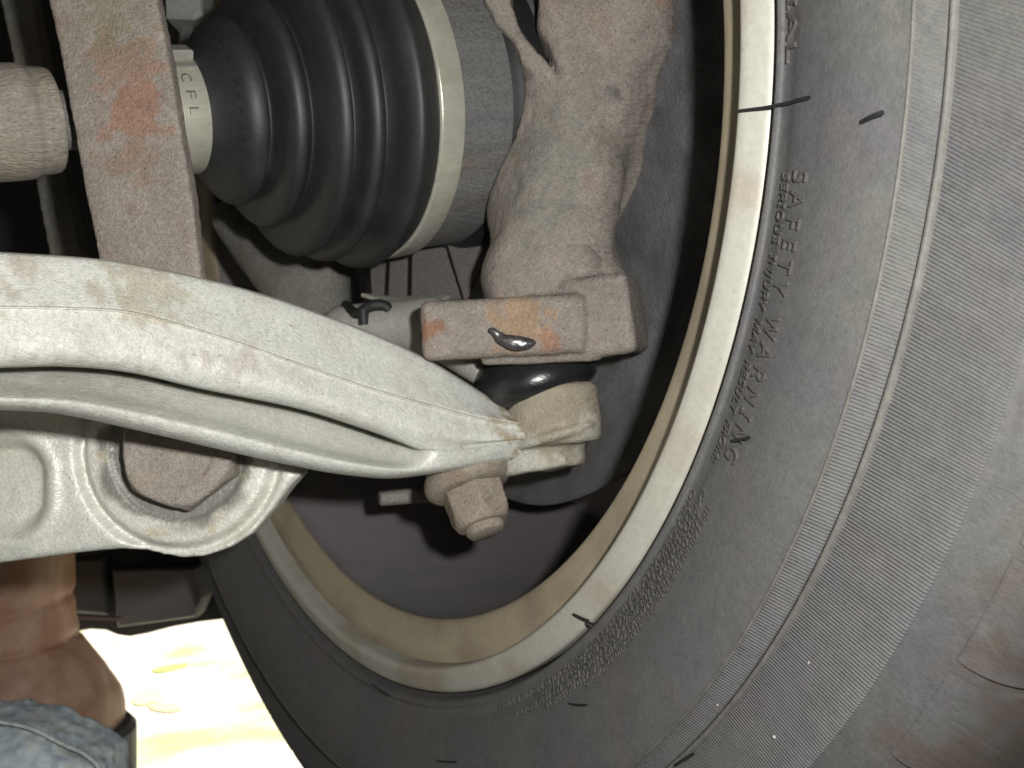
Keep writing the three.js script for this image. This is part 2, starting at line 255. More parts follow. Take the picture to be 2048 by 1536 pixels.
{
  const lipC = (x, y, z) => { const k = 1 + 0.09 * fbm(x * 240, y * 240, z * 240, 3) ; const c = mixc([0.40, 0.392, 0.340], [0.335, 0.295, 0.24], sstep(0, 0.3, fbm(x * 30, y * 30, z * 30, 3))); return c.map(q => q * k); };
  const tanC = (x, y, z) => { const c = mixc([0.35, 0.30, 0.21], [0.275, 0.23, 0.165], sstep(-0.1, 0.3, fbm(x * 40, y * 40, z * 40 + 3, 3))); const k = 1 + 0.12 * fbm(x * 300, y * 300, z * 300, 3); return c.map(q => q * k); };
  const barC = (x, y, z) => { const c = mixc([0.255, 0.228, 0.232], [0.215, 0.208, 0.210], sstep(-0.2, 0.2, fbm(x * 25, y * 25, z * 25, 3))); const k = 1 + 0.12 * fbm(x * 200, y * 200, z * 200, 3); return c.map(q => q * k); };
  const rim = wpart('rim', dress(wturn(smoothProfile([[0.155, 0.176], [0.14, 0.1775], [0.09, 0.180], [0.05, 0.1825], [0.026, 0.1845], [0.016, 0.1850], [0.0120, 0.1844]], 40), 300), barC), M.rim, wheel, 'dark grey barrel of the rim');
  wpart('bead_seat', dress(wturn(smoothProfile([[0.0122, 0.1843], [0.0108, 0.1840], [0.0096, 0.1848], [0.0078, 0.1895], [0.0064, 0.1945], [0.0060, 0.1990]], 24), 360), tanC), M.rim, rim, 'tan inner shoulder of the rim');
  wpart('flange', dress(wturn(smoothProfile([[0.0062, 0.1988], [0.0045, 0.1987], [0.0010, 0.1986], [0.0002, 0.1987], [-0.0009, 0.1990], [-0.0016, 0.1998], [-0.00175, 0.2012], [-0.0014, 0.2035], [-0.0009, 0.2058], [-0.0005, 0.2070], [0.0001, 0.2078], [0.0008, 0.2081], [0.005, 0.2080]], 70), 480), lipC), M.rim, rim, 'pale rolled outer lip of the rim');
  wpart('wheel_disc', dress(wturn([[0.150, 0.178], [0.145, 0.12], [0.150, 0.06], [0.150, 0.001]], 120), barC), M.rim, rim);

  // tyre: smooth carcass, serrated bands, raised lines, lettering, whiskers
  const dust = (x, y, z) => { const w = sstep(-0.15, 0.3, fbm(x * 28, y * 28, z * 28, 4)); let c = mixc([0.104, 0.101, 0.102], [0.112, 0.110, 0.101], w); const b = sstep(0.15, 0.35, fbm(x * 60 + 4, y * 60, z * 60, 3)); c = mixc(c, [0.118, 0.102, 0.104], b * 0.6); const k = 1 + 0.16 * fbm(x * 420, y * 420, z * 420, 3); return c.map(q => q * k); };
  const dimStained = (x, y, z) => { const r = Math.hypot(y, z); let c = dust(x, y, z).map(q => q * 0.78); const m = sstep(0.279, 0.286, r + 0.01 * fbm(x * 60, y * 60, z * 60, 3)) * sstep(-0.12, 0.22, fbm(x * 70 + 2, y * 70, z * 70, 4)); return mixc(c, [0.078, 0.056, 0.043], m * 0.75); };  // rubber dimmed to offset the light on the shoulder, plus a brown stain
  const prof = smoothProfile([[0.006, 0.2082], [0.0018, 0.2096], [-0.0006, 0.2100], [-0.0022, 0.2104], [-0.0030, 0.2112], [-0.0030, 0.2122], [-0.0027, 0.2130], [-0.0034, 0.2155], [-0.0052, 0.219], [-0.0074, 0.225], [-0.0096, 0.233], [-0.0106, 0.241], [-0.0107, 0.2480]], 90);
  const tyre = wpart('tyre', dress(wturn(prof, 720), dust), M.tyre, wheel, 'dusty grey black tyre sidewall with raised warning lettering');
  // raised lines
  const line = (x, r, h, w, nx) => wpart('moulded_line', dress(wturn(smoothProfile([[x + 0.0004, r - w], [x - h, r - w * 0.4], [x - h, r + w * 0.4], [x + 0.0004, r + w]], 10), 720), speck([0.118, 0.114, 0.102], 0.25, 300)), M.tyre, tyre, 'pale worn raised line around the sidewall');
  line(-0.0106, 0.2483, 0.0003, 0.00055); line(-0.0070, 0.25385, 0.0005, 0.0009);
  // serrations: each rib a ridge, slanting a little along part of the tyre
  const skew = t => { const d = t * 180 / Math.PI; return d > 120 || d < -28 ? 0 : d > 60 ? 0.036 * (120 - d) / 60 : d > -14 ? 0.036 : 0.036 * (d + 28) / 14; };
  const band = (pr, N, h, name) => {
    const per = [0, 0.45, 0.62, 0.92], pos = [], idx = [], S = N * 4, m = pr.length, r0 = pr[0][1], r1 = pr[m - 1][1];
    for (let j = 0; j < S; j++) { const t0 = ((j >> 2) + per[j & 3]) / N * Math.PI * 2; let t = t0 > Math.PI ? t0 - Math.PI * 2 : t0; const hh = (j & 3) < 2 ? h : 0; pr.forEach(([x, r], i) => { const q = (r - r0) / (r1 - r0); const a = t - skew(t) * q * (r1 - r0) / 0.02; const e = i === 0 || i === m - 1 ? 0 : 1; pos.push(x - hh * e, r * Math.sin(a), r * Math.cos(a)); }); }
    for (let j = 0; j < S; j++) for (let i = 0; i < m - 1; i++) { const a = j * m + i, b = a + 1, c = ((j + 1) % S) * m + i, d = c + 1; idx.push(a, b, c, b, d, c); }
    const g = new THREE.BufferGeometry(); g.setAttribute('position', new THREE.Float32BufferAttribute(pos, 3)); g.setIndex(idx); g.computeVertexNormals();
    return wpart(name, dress(g, (x, y, z) => dust(x, y, z).map(q => q * 0.84)), M.tyre, tyre, 'ring of fine ribs around the sidewall');  // rib colour dimmed to offset the extra light this slope catches
  };
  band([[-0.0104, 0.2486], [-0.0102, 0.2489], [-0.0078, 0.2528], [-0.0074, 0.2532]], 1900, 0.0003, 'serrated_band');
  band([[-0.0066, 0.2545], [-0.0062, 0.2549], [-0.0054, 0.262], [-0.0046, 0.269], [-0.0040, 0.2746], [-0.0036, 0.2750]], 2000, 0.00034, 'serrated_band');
  const sh = smoothProfile([[-0.0036, 0.2750], [-0.0030, 0.2762], [-0.0022, 0.2790], [-0.0004, 0.2830], [0.0022, 0.2865], [0.0058, 0.2895], [0.012, 0.2925], [0.020, 0.2945], [0.03, 0.2955]], 40);
  wpart('shoulder', dress(wturn(sh, 720), dimStained), M.tyre, tyre, 'brown stained shoulder of the tyre');
  wpart('carcass', dress(wturn([[0.03, 0.2955], [0.1, 0.297], [0.17, 0.296], [0.195, 0.288], [0.205, 0.26], [0.2, 0.23], [0.19, 0.208], [0.185, 0.2], [0.165, 0.18], [0.155, 0.176]], 180), dimStained), M.tyre, tyre);
  // shoulder blocks of the tread
  const blk = [];
  for (let k = 0; k < 64; k++) {
    const a0 = (k / 64) * 360, w = 360 / 64 * 0.90; const pos = [], idx = []; const n = 22, pr = smoothProfile([[0.0006, 0.2836], [0.0002, 0.2846], [0.0026, 0.2882], [0.0062, 0.2911], [0.0125, 0.2942], [0.0205, 0.2964], [0.032, 0.2978], [0.046, 0.2985]], 26);
    const skw = 0.9;
    for (let j = 0; j <= n + 2; j++) { const q = clamp((j - 1) / n), e = j === 0 || j === n + 2; pr.forEach(([x, r], i) => { const t = (a0 + w * q - skw * i * 0.045) * Math.PI / 180; const rr = e ? r - 0.0025 : r, xx = e ? x + 0.0012 : x; pos.push(xx, rr * Math.sin(t), rr * Math.cos(t)); }); }
    const m = pr.length; for (let j = 0; j < n + 2; j++) for (let i = 0; i < m - 1; i++) { const a = j * m + i, b = a + 1, c = a + m, d = c + 1; idx.push(a, b, c, b, d, c); }
    const g = new THREE.BufferGeometry(); g.setAttribute('position', new THREE.Float32BufferAttribute(pos, 3)); g.setIndex(idx); const f = g.toNonIndexed(); f.computeVertexNormals();
    wpart('tread_block', dress(f, dimStained), M.tyre, tyre);
  }
  // sidewall height at radius r
  const xAt = r => { for (let i = 0; i < prof.length - 1; i++) if (prof[i][1] <= r && prof[i + 1][1] > r) return mix(prof[i][0], prof[i + 1][0], (r - prof[i][1]) / (prof[i + 1][1] - prof[i][1])); return -0.0105; };
  function lettering(text, rBase, size, aStart, aEnd, h, name = 'raised_lettering') {
    const g = new TextGeometry(text, { font, size: 1, depth: 1, curveSegments: 2, bevelEnabled: false }); g.computeBoundingBox(); const wdt = g.boundingBox.max.x;
    const p = g.attributes.position;
    for (let i = 0; i < p.count; i++) { const fr = p.getX(i) / wdt, r = rBase + p.getY(i) * size, t = (aStart + (aEnd - aStart) * fr) * Math.PI / 180; const x = xAt(r) - (p.getZ(i) > 0.5 ? h : -0.0003); p.setXYZ(i, x, r * Math.sin(t), r * Math.cos(t)); }
    const f = g.index ? g.toNonIndexed() : g; f.deleteAttribute('uv'); f.computeVertexNormals();
    return wpart(name, dress(f, speck([0.095, 0.09, 0.084], 0.2, 300)), M.tyre, tyre, 'raised lettering reading ' + text.toLowerCase());
  }
  lettering('S A F E T Y   W A R N I N G', 0.2212, 0.0044, -15.1, -32.2, 0.0008);
  lettering('SERIOUS  INJURY  MAY  RESULT  FROM:', 0.2164, 0.0028, -15.3, -33.3, 0.0007);
  lettering('RADIAL', 0.2142, 0.0034, -0.6, -9.3, 0.0008);
  const small = ['TIRE FAILURE DUE TO UNDERINFLATION/OVERLOADING', 'FOLLOW OWNERS MANUAL OR TIRE PLACARD IN VEHICLE', 'EXPLOSION OF TIRE/RIM ASSEMBLY DUE TO IMPROPER', 'MOUNTING NEVER EXCEED 40 PSI TO SEAT BEADS', 'ONLY SPECIALLY TRAINED PERSONS SHOULD MOUNT TIRES'];
  small.forEach((s, i) => lettering(s, 0.2222 - i * 0.0021, 0.0018, [-35.6, -36.8, -35.2, -37.4, -36.2][i], [-55, -61, -66, -62, -69][i], 0.0006));
  for (const [r, a, x, q] of [[0.2655, -43.3, -0.0055, 0.00045], [0.262, -38.5, -0.0058, 0.0003], [0.2520, -44.6, -0.0085, 0.0003]]) { const g = new THREE.IcosahedronGeometry(q, 1); g.translate(x, r * Math.sin(a * Math.PI / 180), r * Math.cos(a * Math.PI / 180)); wpart('grit', dress(g, speck([0.38, 0.37, 0.34], 0.1, 300)), M.tyre, tyre); }
  // moulding whiskers, some lying across the rim lip
  const hair = (r0, a0, r1, a1, lift, rad = 0.00028) => {
    const pts = []; for (let i = 0; i <= 6; i++) { const q = i / 6, r = mix(r0, r1, q), t = mix(a0, a1, q) * Math.PI / 180; const x = (r < 0.2095 ? -0.0018 : r > 0.246 ? -0.0108 : Math.min(xAt(r), -0.003)) - 0.0002 - lift * Math.sin(q * Math.PI / 2); pts.push(V(x, r * Math.sin(t), r * Math.cos(t))); }
    const g = new THREE.TubeGeometry(new THREE.CatmullRomCurve3(pts), 16, rad, 7, false); const p = g.attributes.position, n = g.attributes.normal;
    wpart('rubber_whisker', dress(g, speck([0.012, 0.012, 0.012], 0.2, 200)), M.tyre, tyre);
  };
  hair(0.2003, -11.65, 0.2245, -11.5, 0.0010, 0.0004); hair(0.2391, -12.9, 0.2450, -12.6, 0.0020, 0.0005); hair(0.2215, -31.2, 0.2280, -29.9, 0.0016, 0.0004);
  hair(0.2035, -54.2, 0.2110, -51.8, 0.0010, 0.0004); hair(0.2242, -57.6, 0.2282, -54.9, 0.0012); hair(0.2553, -49.2, 0.2568, -47.3, 0.0018, 0.0004); hair(0.2105, -93.4, 0.2118, -89.5, 0.0006); hair(0.2290, -79.0, 0.2287, -75.2, 0.0008);
}

// ---------------------------------------------------------------- brake dust shield behind the knuckle
{
  const t = thing('brake_shield', 'dark grey stamped brake dust shield behind the knuckle', 'brake shield', wheelPoint(0.07, 0, 0));
  const col = castColour([0.122, 0.122, 0.125], [0.095, 0.092, 0.092], [0.075, 0.066, 0.062]);
  const NA = 220, prof = []; // stamped plate with a dished rim and radial beads, both faces
  for (let i = 0; i <= 46; i++) prof.push(mix(0.045, 0.1490, i / 46));
  const pos = [], idx = [], m = prof.length;
  for (let side = 0; side < 2; side++) for (let j = 0; j < NA; j++) for (let i = 0; i < m; i++) { const t = j / NA * Math.PI * 2, r = i === m - 1 ? prof[i] - 0.001 * Math.sin(t * 9) : prof[i]; const bead = 0.003 * sstep(0.3, 0.05, Math.abs(Math.sin(t * 2.5 + 0.4))) * sstep(0.07, 0.085, r) * sstep(0.125, 0.112, r); const q = V(0.070 + 0.005 * sstep(0.118, 0.127, r) - bead + side * 0.0016, r * Math.sin(t), r * Math.cos(t)); q.x += 0.0014 * fbm(q.y * 30, q.z * 30, 3, 3); q.applyMatrix4(WM); pos.push(q.x, q.y, q.z); }
  const vi = (s, j, i) => (s * NA + j % NA) * m + i;
  for (let j = 0; j < NA; j++) { for (let i = 0; i < m - 1; i++) { idx.push(vi(0, j, i), vi(0, j, i + 1), vi(0, j + 1, i), vi(0, j, i + 1), vi(0, j + 1, i + 1), vi(0, j + 1, i)); idx.push(vi(1, j, i), vi(1, j + 1, i), vi(1, j, i + 1), vi(1, j, i + 1), vi(1, j + 1, i), vi(1, j + 1, i + 1)); } for (const i of [0, m - 1]) idx.push(vi(0, j, i), vi(1, j, i), vi(0, j + 1, i), vi(1, j, i), vi(1, j + 1, i), vi(0, j + 1, i)); }
  const pg = new THREE.BufferGeometry(); pg.setAttribute('position', new THREE.Float32BufferAttribute(pos, 3)); pg.setIndex(idx); pg.computeVertexNormals();
  part('plate', dress(pg, col), M.iron, t);
}
// ---------------------------------------------------------------- drive shaft with rubber boot
{
  const P = at(733, 214, 0.36), U = V(0.81, 0.2, -0.581).normalize();       // U points outboard
  const t = thing('drive_shaft', 'drive shaft with ribbed black rubber boot and metal clamps', 'drive shaft', P);
  const rub = (x, y, z) => { const k = 1 + 0.25 * fbm(x * 120, y * 120, z * 120, 3) + 0.15 * n3(x * 800, y * 800, z * 800); const c = mixc([0.022, 0.0225, 0.023], [0.031, 0.0305, 0.030], sstep(0, 0.35, fbm(x * 45, y * 45, z * 45, 3))); return c.map(q => q * k); };
  const boot = part('rubber_boot', dress(turned(smoothProfile([[-0.080, 0.0160], [-0.072, 0.0166], [-0.0665, 0.0178], [-0.0645, 0.0190], [-0.0615, 0.0218], [-0.0585, 0.0258], [-0.0560, 0.0287], [-0.0535, 0.0299], [-0.0510, 0.0297], [-0.0496, 0.0266], [-0.0486, 0.0264], [-0.0477, 0.0300], [-0.0466, 0.0352], [-0.0450, 0.0380], [-0.0425, 0.0385], [-0.0400, 0.0362], [-0.0391, 0.0356], [-0.0382, 0.0398], [-0.0368, 0.0460], [-0.0350, 0.0489], [-0.0325, 0.0494], [-0.0302, 0.0450], [-0.0290, 0.0436], [-0.0278, 0.0452], [-0.0264, 0.0512], [-0.0243, 0.0525], [-0.0220, 0.0514], [-0.0200, 0.0462], [-0.0184, 0.0446], [-0.0164, 0.0470], [-0.0142, 0.0540], [-0.0118, 0.0566], [-0.0090, 0.0562], [-0.0070, 0.0552], [-0.0045, 0.0540], [-0.0020, 0.0528], [0.0120, 0.0522]], 260), P, U, 200), rub), M.rubber, t);
  // faint raised lettering around the second fold
  const w = V(0, 0, 0);
  const ring = (r, s, deg) => { const e1 = V(0, 1, 0).addScaledVector(U, -U.y).normalize(), e2 = V(0, 0, 0).crossVectors(U, e1), a = deg * Math.PI / 180; return P.clone().addScaledVector(U, s).addScaledVector(e1, r * Math.cos(a)).addScaledVector(e2, r * Math.sin(a)); };
  const bent = (text, s, r, size, a0, a1, h, flat) => { const g = new TextGeometry(text, { font, size: 1, depth: 1, curveSegments: 2, bevelEnabled: false }); g.computeBoundingBox(); const W = g.boundingBox.max.x, p = g.attributes.position; for (let i = 0; i < p.count; i++) { const q = ring(r + (flat ? 0 : p.getY(i) * size * 0.9) + (p.getZ(i) > 0.5 ? h : -0.0004), s + p.getY(i) * size * (flat ? 1 : 0.42), mix(a0, a1, p.getX(i) / W)); p.setXYZ(i, q.x, q.y, q.z); } g.deleteAttribute('uv'); g.computeVertexNormals(); return g; };
  // angles run from the top (0) over the side turned to the lens (negative or positive, found below)
  const side = ring(0.05, 0, 90).z > ring(0.05, 0, -90).z ? 1 : -1;
  part('boot_lettering', dress(bent('0 0 0 0 0 0 0 0 0 0 0', -0.0595, 0.0240, 0.0032, 50 * side, 150 * side, 0.0004, false), rub), M.rubber, boot, 'faint raised characters on the rubber boot');
  const band = (s0, s1, r, name, lab) => part(name, dress(turned([[s0, r - 0.0012], [s0 + 0.0003, r], [s0 + 0.0009, r + 0.0004], [(s0 + s1) / 2, r + 0.0005], [s1 - 0.0009, r + 0.0004], [s1 - 0.0003, r], [s1, r - 0.0012]], P, U, 160), aluColour([0.50, 0.49, 0.41], [0.40, 0.38, 0.31])), M.zinc, t, lab);
  const big = band(-0.0036, 0.0062, 0.0541, 'large_clamp', 'pale metal band clamp around the wide end of the boot');
  const sm = band(-0.0765, -0.0640, 0.0184, 'small_clamp', 'pale metal clamp with stamped characters at the narrow end of the boot');
  part('stamped_characters', dress(bent('C F L', -0.0716, 0.01895, 0.0030, 60 * side, 102 * side, 0.00012, true), speck([0.17, 0.165, 0.15], 0.1, 100)), M.zinc, sm);
  // clamp ears
  const ear = (clampMesh, s0, s1, r, deg, dd, h) => { const g = slab([ring(r, s0, deg), ring(r, s1, deg), ring(r, s1, deg + dd), ring(r, s0, deg + dd)], ring(1, 0, deg + dd / 2).sub(P).multiplyScalar(h), 0.0004); part('clamp_ear', dress(g, speck([0.36, 0.35, 0.31], 0.2, 200)), M.zinc, clampMesh); };
  ear(big, -0.0030, 0.0056, 0.0545, 46 * side, 7 * side, 0.0016); ear(big, -0.0024, 0.0050, 0.0545, 34 * side, 10 * side, 0.0030); ear(sm, -0.0760, -0.0648, 0.0187, 22 * side, 18 * side, 0.0030); ear(sm, -0.0758, -0.0650, 0.0187, 47 * side, 8 * side, 0.0009);
  part('joint_housing', dress(turned([[-0.001, 0.0500], [0.0066, 0.0516], [0.0072, 0.0524], [0.030, 0.0526], [0.042, 0.0526], [0.060, 0.0522], [0.060, 0.02]], P, U, 160), castColour([0.142, 0.141, 0.141], [0.132, 0.128, 0.115], [0.15, 0.11, 0.085])), M.iron, t, 'grey steel outer housing of the joint');
  part('gap_shade_ring', dress(turned(smoothProfile([[0.026, 0.0524], [0.0285, 0.0534], [0.031, 0.0546], [0.040, 0.0552]], 20), P, U, 160), speck([0.008, 0.008, 0.008], 0.3, 200)), M.plastic, t);  // black ring added to draw the shaded gap between housing and knuckle
  part('shaft', dress(turned([[-0.22, 0.0088], [-0.06, 0.0088]], P, U, 64), castColour([0.19, 0.18, 0.17], [0.18, 0.16, 0.14], [0.2, 0.13, 0.09])), M.iron, t);
  part('damper', dress(turned(smoothProfile([[-0.215, 0.0166], [-0.136, 0.0166], [-0.118, 0.0168], [-0.1145, 0.0166], [-0.1125, 0.0158], [-0.1095, 0.0156], [-0.1070, 0.0152], [-0.1064, 0.0146], [-0.1064, 0.008]], 60), P, U, 96), castColour([0.265, 0.235, 0.20], [0.285, 0.245, 0.19], [0.24, 0.19, 0.14])), M.iron, t, 'rusty tan damper sleeve on the shaft');
}

// ---------------------------------------------------------------- shock fork: two flat steel legs
{
  const t = thing('strut_fork', 'brown grey cast strut fork with a flat leg crossing in front of the shaft', 'strut fork', at(300, 560, 0.285));
  const col = castColour([0.262, 0.228, 0.195], [0.240, 0.208, 0.176], [0.225, 0.165, 0.125], [[at(235, 130, 0.281), 0.012, [0.27, 0.165, 0.115], 0.75], [at(262, 230, 0.281), 0.010, [0.28, 0.16, 0.11], 0.85], [at(220, 60, 0.281), 0.010, [0.20, 0.18, 0.11], 0.6], [at(262, 320, 0.281), 0.009, [0.24, 0.16, 0.115], 0.6]]);
  const L = [[5, -420], [70, -120], [95, 0], [122, 120], [148, 270], [168, 380], [195, 516], [215, 640]], R = [[232, -420], [292, -120], [314, 0], [336, 109], [360, 255], [379, 365], [396, 500], [404, 580], [412, 640]];
  const leg = (d, L, R, th, name, cl, c) => { const pts = [...L.map(q => at(q[0], q[1], d)), ...R.slice().reverse().map(q => at(q[0], q[1], d))]; const p2 = poly2(pts.map(q => [q.x, q.y])); const f = (x, y, z) => smax(p2(x, y), Math.abs(z + d + th / 2) - th / 2, 0.0014) + 0.0003 * fbm(x * 60, y * 60, z * 60, 3) + 0.0002 * n3(x * 500, y * 500, z * 500); const b = bounds([...pts, ...pts.map(q => q.clone().add(V(0, 0, -th)))], 0.003); return part(name, dress(meshField(f, b[0], b[1], cl), c), M.iron, t); };
  leg(0.281, L, R, 0.007, 'fork_leg', 0.0008, col);
  leg(0.43, [[-75, -420], [-20, -120], [0, 0], [25, 120], [70, 361], [97, 507], [110, 600]], [[-17, -420], [38, -120], [62, 0], [86, 130], [128, 357], [160, 510], [175, 600]], 0.012, 'fork_leg', 0.0014, castColour([0.20, 0.195, 0.165], [0.19, 0.165, 0.14], [0.2, 0.15, 0.12]));
}

// ---------------------------------------------------------------- steering knuckle
const knuckleCol = castColour([0.268, 0.232, 0.200], [0.228, 0.203, 0.174], [0.25, 0.18, 0.135], [
  [at(860, 660, 0.31), 0.0045, [0.26, 0.125, 0.07], 0.85], [at(1040, 640, 0.31), 0.011, [0.34, 0.225, 0.135], 0.8], [at(1190, 690, 0.31), 0.004, [0.27, 0.13, 0.08], 0.8], [at(1110, 690, 0.31), 0.006, [0.30, 0.15, 0.09], 0.7],
  [at(1245, 175, 0.32), 0.006, [0.11, 0.10, 0.10], 0.85], [at(1215, 280, 0.32), 0.008, [0.20, 0.165, 0.13], 0.6], [at(1300, 30, 0.34), 0.008, [0.30, 0.18, 0.12], 0.6], [at(1085, 300, 0.32), 0.016, [0.20, 0.20, 0.17], 0.7], [at(1075, 420, 0.32), 0.010, [0.20, 0.20, 0.17], 0.6], [at(985, 655, 0.30), 0.005, [0.09, 0.075, 0.07], 0.8], [at(1020, 682, 0.30), 0.005, [0.10, 0.09, 0.09], 0.85]]);
{
  const t = thing('steering_knuckle', 'rough brown grey cast steering knuckle beside the joint housing', 'knuckle', at(1100, 560, 0.335));
  const P = at(733, 214, 0.36), U = V(0.81, 0.2, -0.581).normalize();
  const ringOut = sCyl(P.clone().addScaledVector(U, 0.034), P.clone().addScaledVector(U, 0.075), 0.0720, 0.004), bore = sCyl(P.clone().addScaledVector(U, -0.02), P.clone().addScaledVector(U, 0.065), 0.0540, 0.0005);
  const caps = [
    sCap(at(1205, -330, 0.352), at(1200, -90, 0.352), 0.028, 0.029), sCap(at(1200, -90, 0.352), at(1195, 60, 0.350), 0.0290, 0.0240), sCap(at(1195, 60, 0.350), at(1160, 210, 0.346), 0.0240, 0.0185), sCap(at(1160, 210, 0.346), at(1133, 380, 0.342), 0.0185, 0.0172), sCap(at(1133, 380, 0.342), at(1092, 560, 0.338), 0.0172, 0.0220), sCap(at(1100, 120, 0.355), at(1060, 430, 0.350), 0.0180, 0.0150),
    sCap(at(1268, 10, 0.340), at(1290, 75, 0.340), 0.0110, 0.0070),
    sCap(at(1185, 540, 0.348), at(1215, 585, 0.342), 0.0080, 0.0090)];
  const flatten = sBox(at(1110, 250, 0.41), [0.12, 0.20, 0.086], [0.0, 0.10, 0], 0.002);   // machined-off front
  const slit = (() => { const p = poly2([[1000, -420], [1018, -120], [1026, 0], [1045, 62], [1090, 118], [1124, 160], [1100, 95], [1074, 40], [1078, 0], [1092, -420]].map(([u, v]) => { const q = at(u, v, 0.325); return [q.x, q.y]; })); return (x, y, z) => p(x, y); })();
  const lug = (() => { const p = poly2([[930, -330], [960, -90], [967, 0], [990, 47], [1026, 76], [1046, 124], [1070, 150], [1122, 164], [1090, 120], [1044, 64], [1024, 0], [1016, -120], [998, -330]].map(([u, v]) => { const q = at(u, v, 0.328); return [q.x, q.y]; })); return (x, y, z) => smax(p(x, y), Math.abs(z + 0.334) - 0.006, 0.002); })();
  const left = at(945, 420, 0.34), dimple = sCap(at(1044, 378, 0.323), at(1046, 402, 0.323), 0.0026, 0.0026);
  const noise = (x, y, z) => 0.0012 * fbm(x * 70, y * 70, z * 70, 3) + 0.00035 * n3(x * 420, y * 420, z * 420);
  const f = (x, y, z) => {
    let d = caps[0](x, y, z); for (let i = 1; i < caps.length; i++) d = smin(d, caps[i](x, y, z), 0.008);
    let r = smax(ringOut(x, y, z), (left.x - x) + 0.9 * Math.max(0, left.y - y), 0.004); d = smin(d, r, 0.007);
    d = smax(d, flatten(x, y, z), 0.008); d = smax(d, -bore(x, y, z), 0.0012); d = smax(d, -slit(x, y, z), 0.0015); d = smax(d, -dimple(x, y, z), 0.001);
    d = smin(d, lug(x, y, z), 0.003);
    return d + noise(x, y, z);
  };
  const [lo, hi] = bounds([at(860, 610, 0.31), at(1380, -360, 0.31), at(860, 610, 0.44), at(1380, -360, 0.44)], 0.004);
  part('casting', dress(meshField(f, lo, hi, 0.0012), knuckleCol), M.iron, t);
  // lower ear that carries the ball joint
  const e1 = sBox(at(1000, 655, 0.332), [0.0262, 0.0094, 0.0190], [0.05, 0.10, 0.055], 0.003), e2 = sBox(at(1212, 635, 0.333), [0.0112, 0.0130, 0.0165], [0.05, -0.28, 0.14], 0.003), e3 = sCap(at(1110, 560, 0.338), at(1120, 630, 0.333), 0.019, 0.014), under = sBox(at(1075, 706, 0.336), [0.0190, 0.0028, 0.0170], [0.06, 0.05, 0.045], 0.0012);
  const fe = (x, y, z) => { let d = smin(e1(x, y, z), e2(x, y, z), 0.002); d = smin(d, smax(e3(x, y, z), z + 0.322, 0.003), 0.003); d = smin(d, under(x, y, z), 0.0012); return d + 0.6 * noise(x, y, z); };
  const b = bounds([at(820, 540, 0.30), at(1300, 750, 0.30), at(820, 540, 0.36), at(1300, 750, 0.36)], 0.004);
  part('lower_ear', dress(meshField(fe, b[0], b[1], 0.0009), knuckleCol), M.iron, t, 'rust edged block at the foot of the knuckle');
  // fresh scrape showing wet bare metal
  const gs = [[1016, 682, 0.0021], [1030, 686, 0.0027], [1044, 688, 0.0024], [1058, 685, 0.0016], [1004, 677, 0.0015], [992, 668, 0.0012], [984, 660, 0.0009]].map(([u, v, r]) => [at(u, v, 0.3098), r]);
  const fg = (x, y, z) => { let d = 1; for (const [c, r] of gs) d = smin(d, Math.hypot((x - c.x) * 0.8, (y - c.y) * 1.25, (z - c.z) * 2.6) - r, 0.0018); return d + 0.0005 * fbm(x * 500, y * 500, z * 200, 2); };
  const gb = bounds(gs.map(q => q[0]), 0.005); part('grease_smear', dress(meshField(fg, gb[0], gb[1], 0.0003), speck([0.045, 0.040, 0.040], 0.5, 400)), mat({ roughness: 0.24 }), t, 'shiny dark grease smear on the block');
}

// ---------------------------------------------------------------- aluminium control arm, ball joint, nut
const armD = u => 0.216 + (u + 60) * 0.000100;
const interp = pts => { const c = pts; return u => { if (u <= c[0][0]) return c[0][1]; for (let i = 0; i < c.length - 1; i++) if (u <= c[i + 1][0]) { const p0 = c[Math.max(0, i - 1)], p1 = c[i], p2 = c[i + 1], p3 = c[Math.min(c.length - 1, i + 2)]; const h = p2[0] - p1[0], t = (u - p1[0]) / h, m1 = (p2[1] - p0[1]) / (p2[0] - p0[0] || 1) * h, m2 = (p3[1] - p1[1]) / (p3[0] - p1[0] || 1) * h; return (2 * t ** 3 - 3 * t * t + 1) * p1[1] + (t ** 3 - 2 * t * t + t) * m1 + (-2 * t ** 3 + 3 * t * t) * p2[1] + (t ** 3 - t * t) * m2; } return c[c.length - 1][1]; }; };
const armCol = aluColour([0.645, 0.648, 0.590], [0.545, 0.525, 0.45], [[at(1090, 830, 0.32), 0.016, [0.34, 0.285, 0.19], 0.85], [at(1010, 830, 0.32), 0.008, [0.40, 0.33, 0.22], 0.6], [at(310, 570, 0.26), 0.012, [0.42, 0.36, 0.24], 0.5], [at(470, 720, 0.26), 0.010, [0.45, 0.38, 0.33], 0.4], [at(20, 590, 0.24), 0.010, [0.42, 0.34, 0.27], 0.5], [at(150, 800, 0.25), 0.02, [0.42, 0.39, 0.34], 0.4]]);
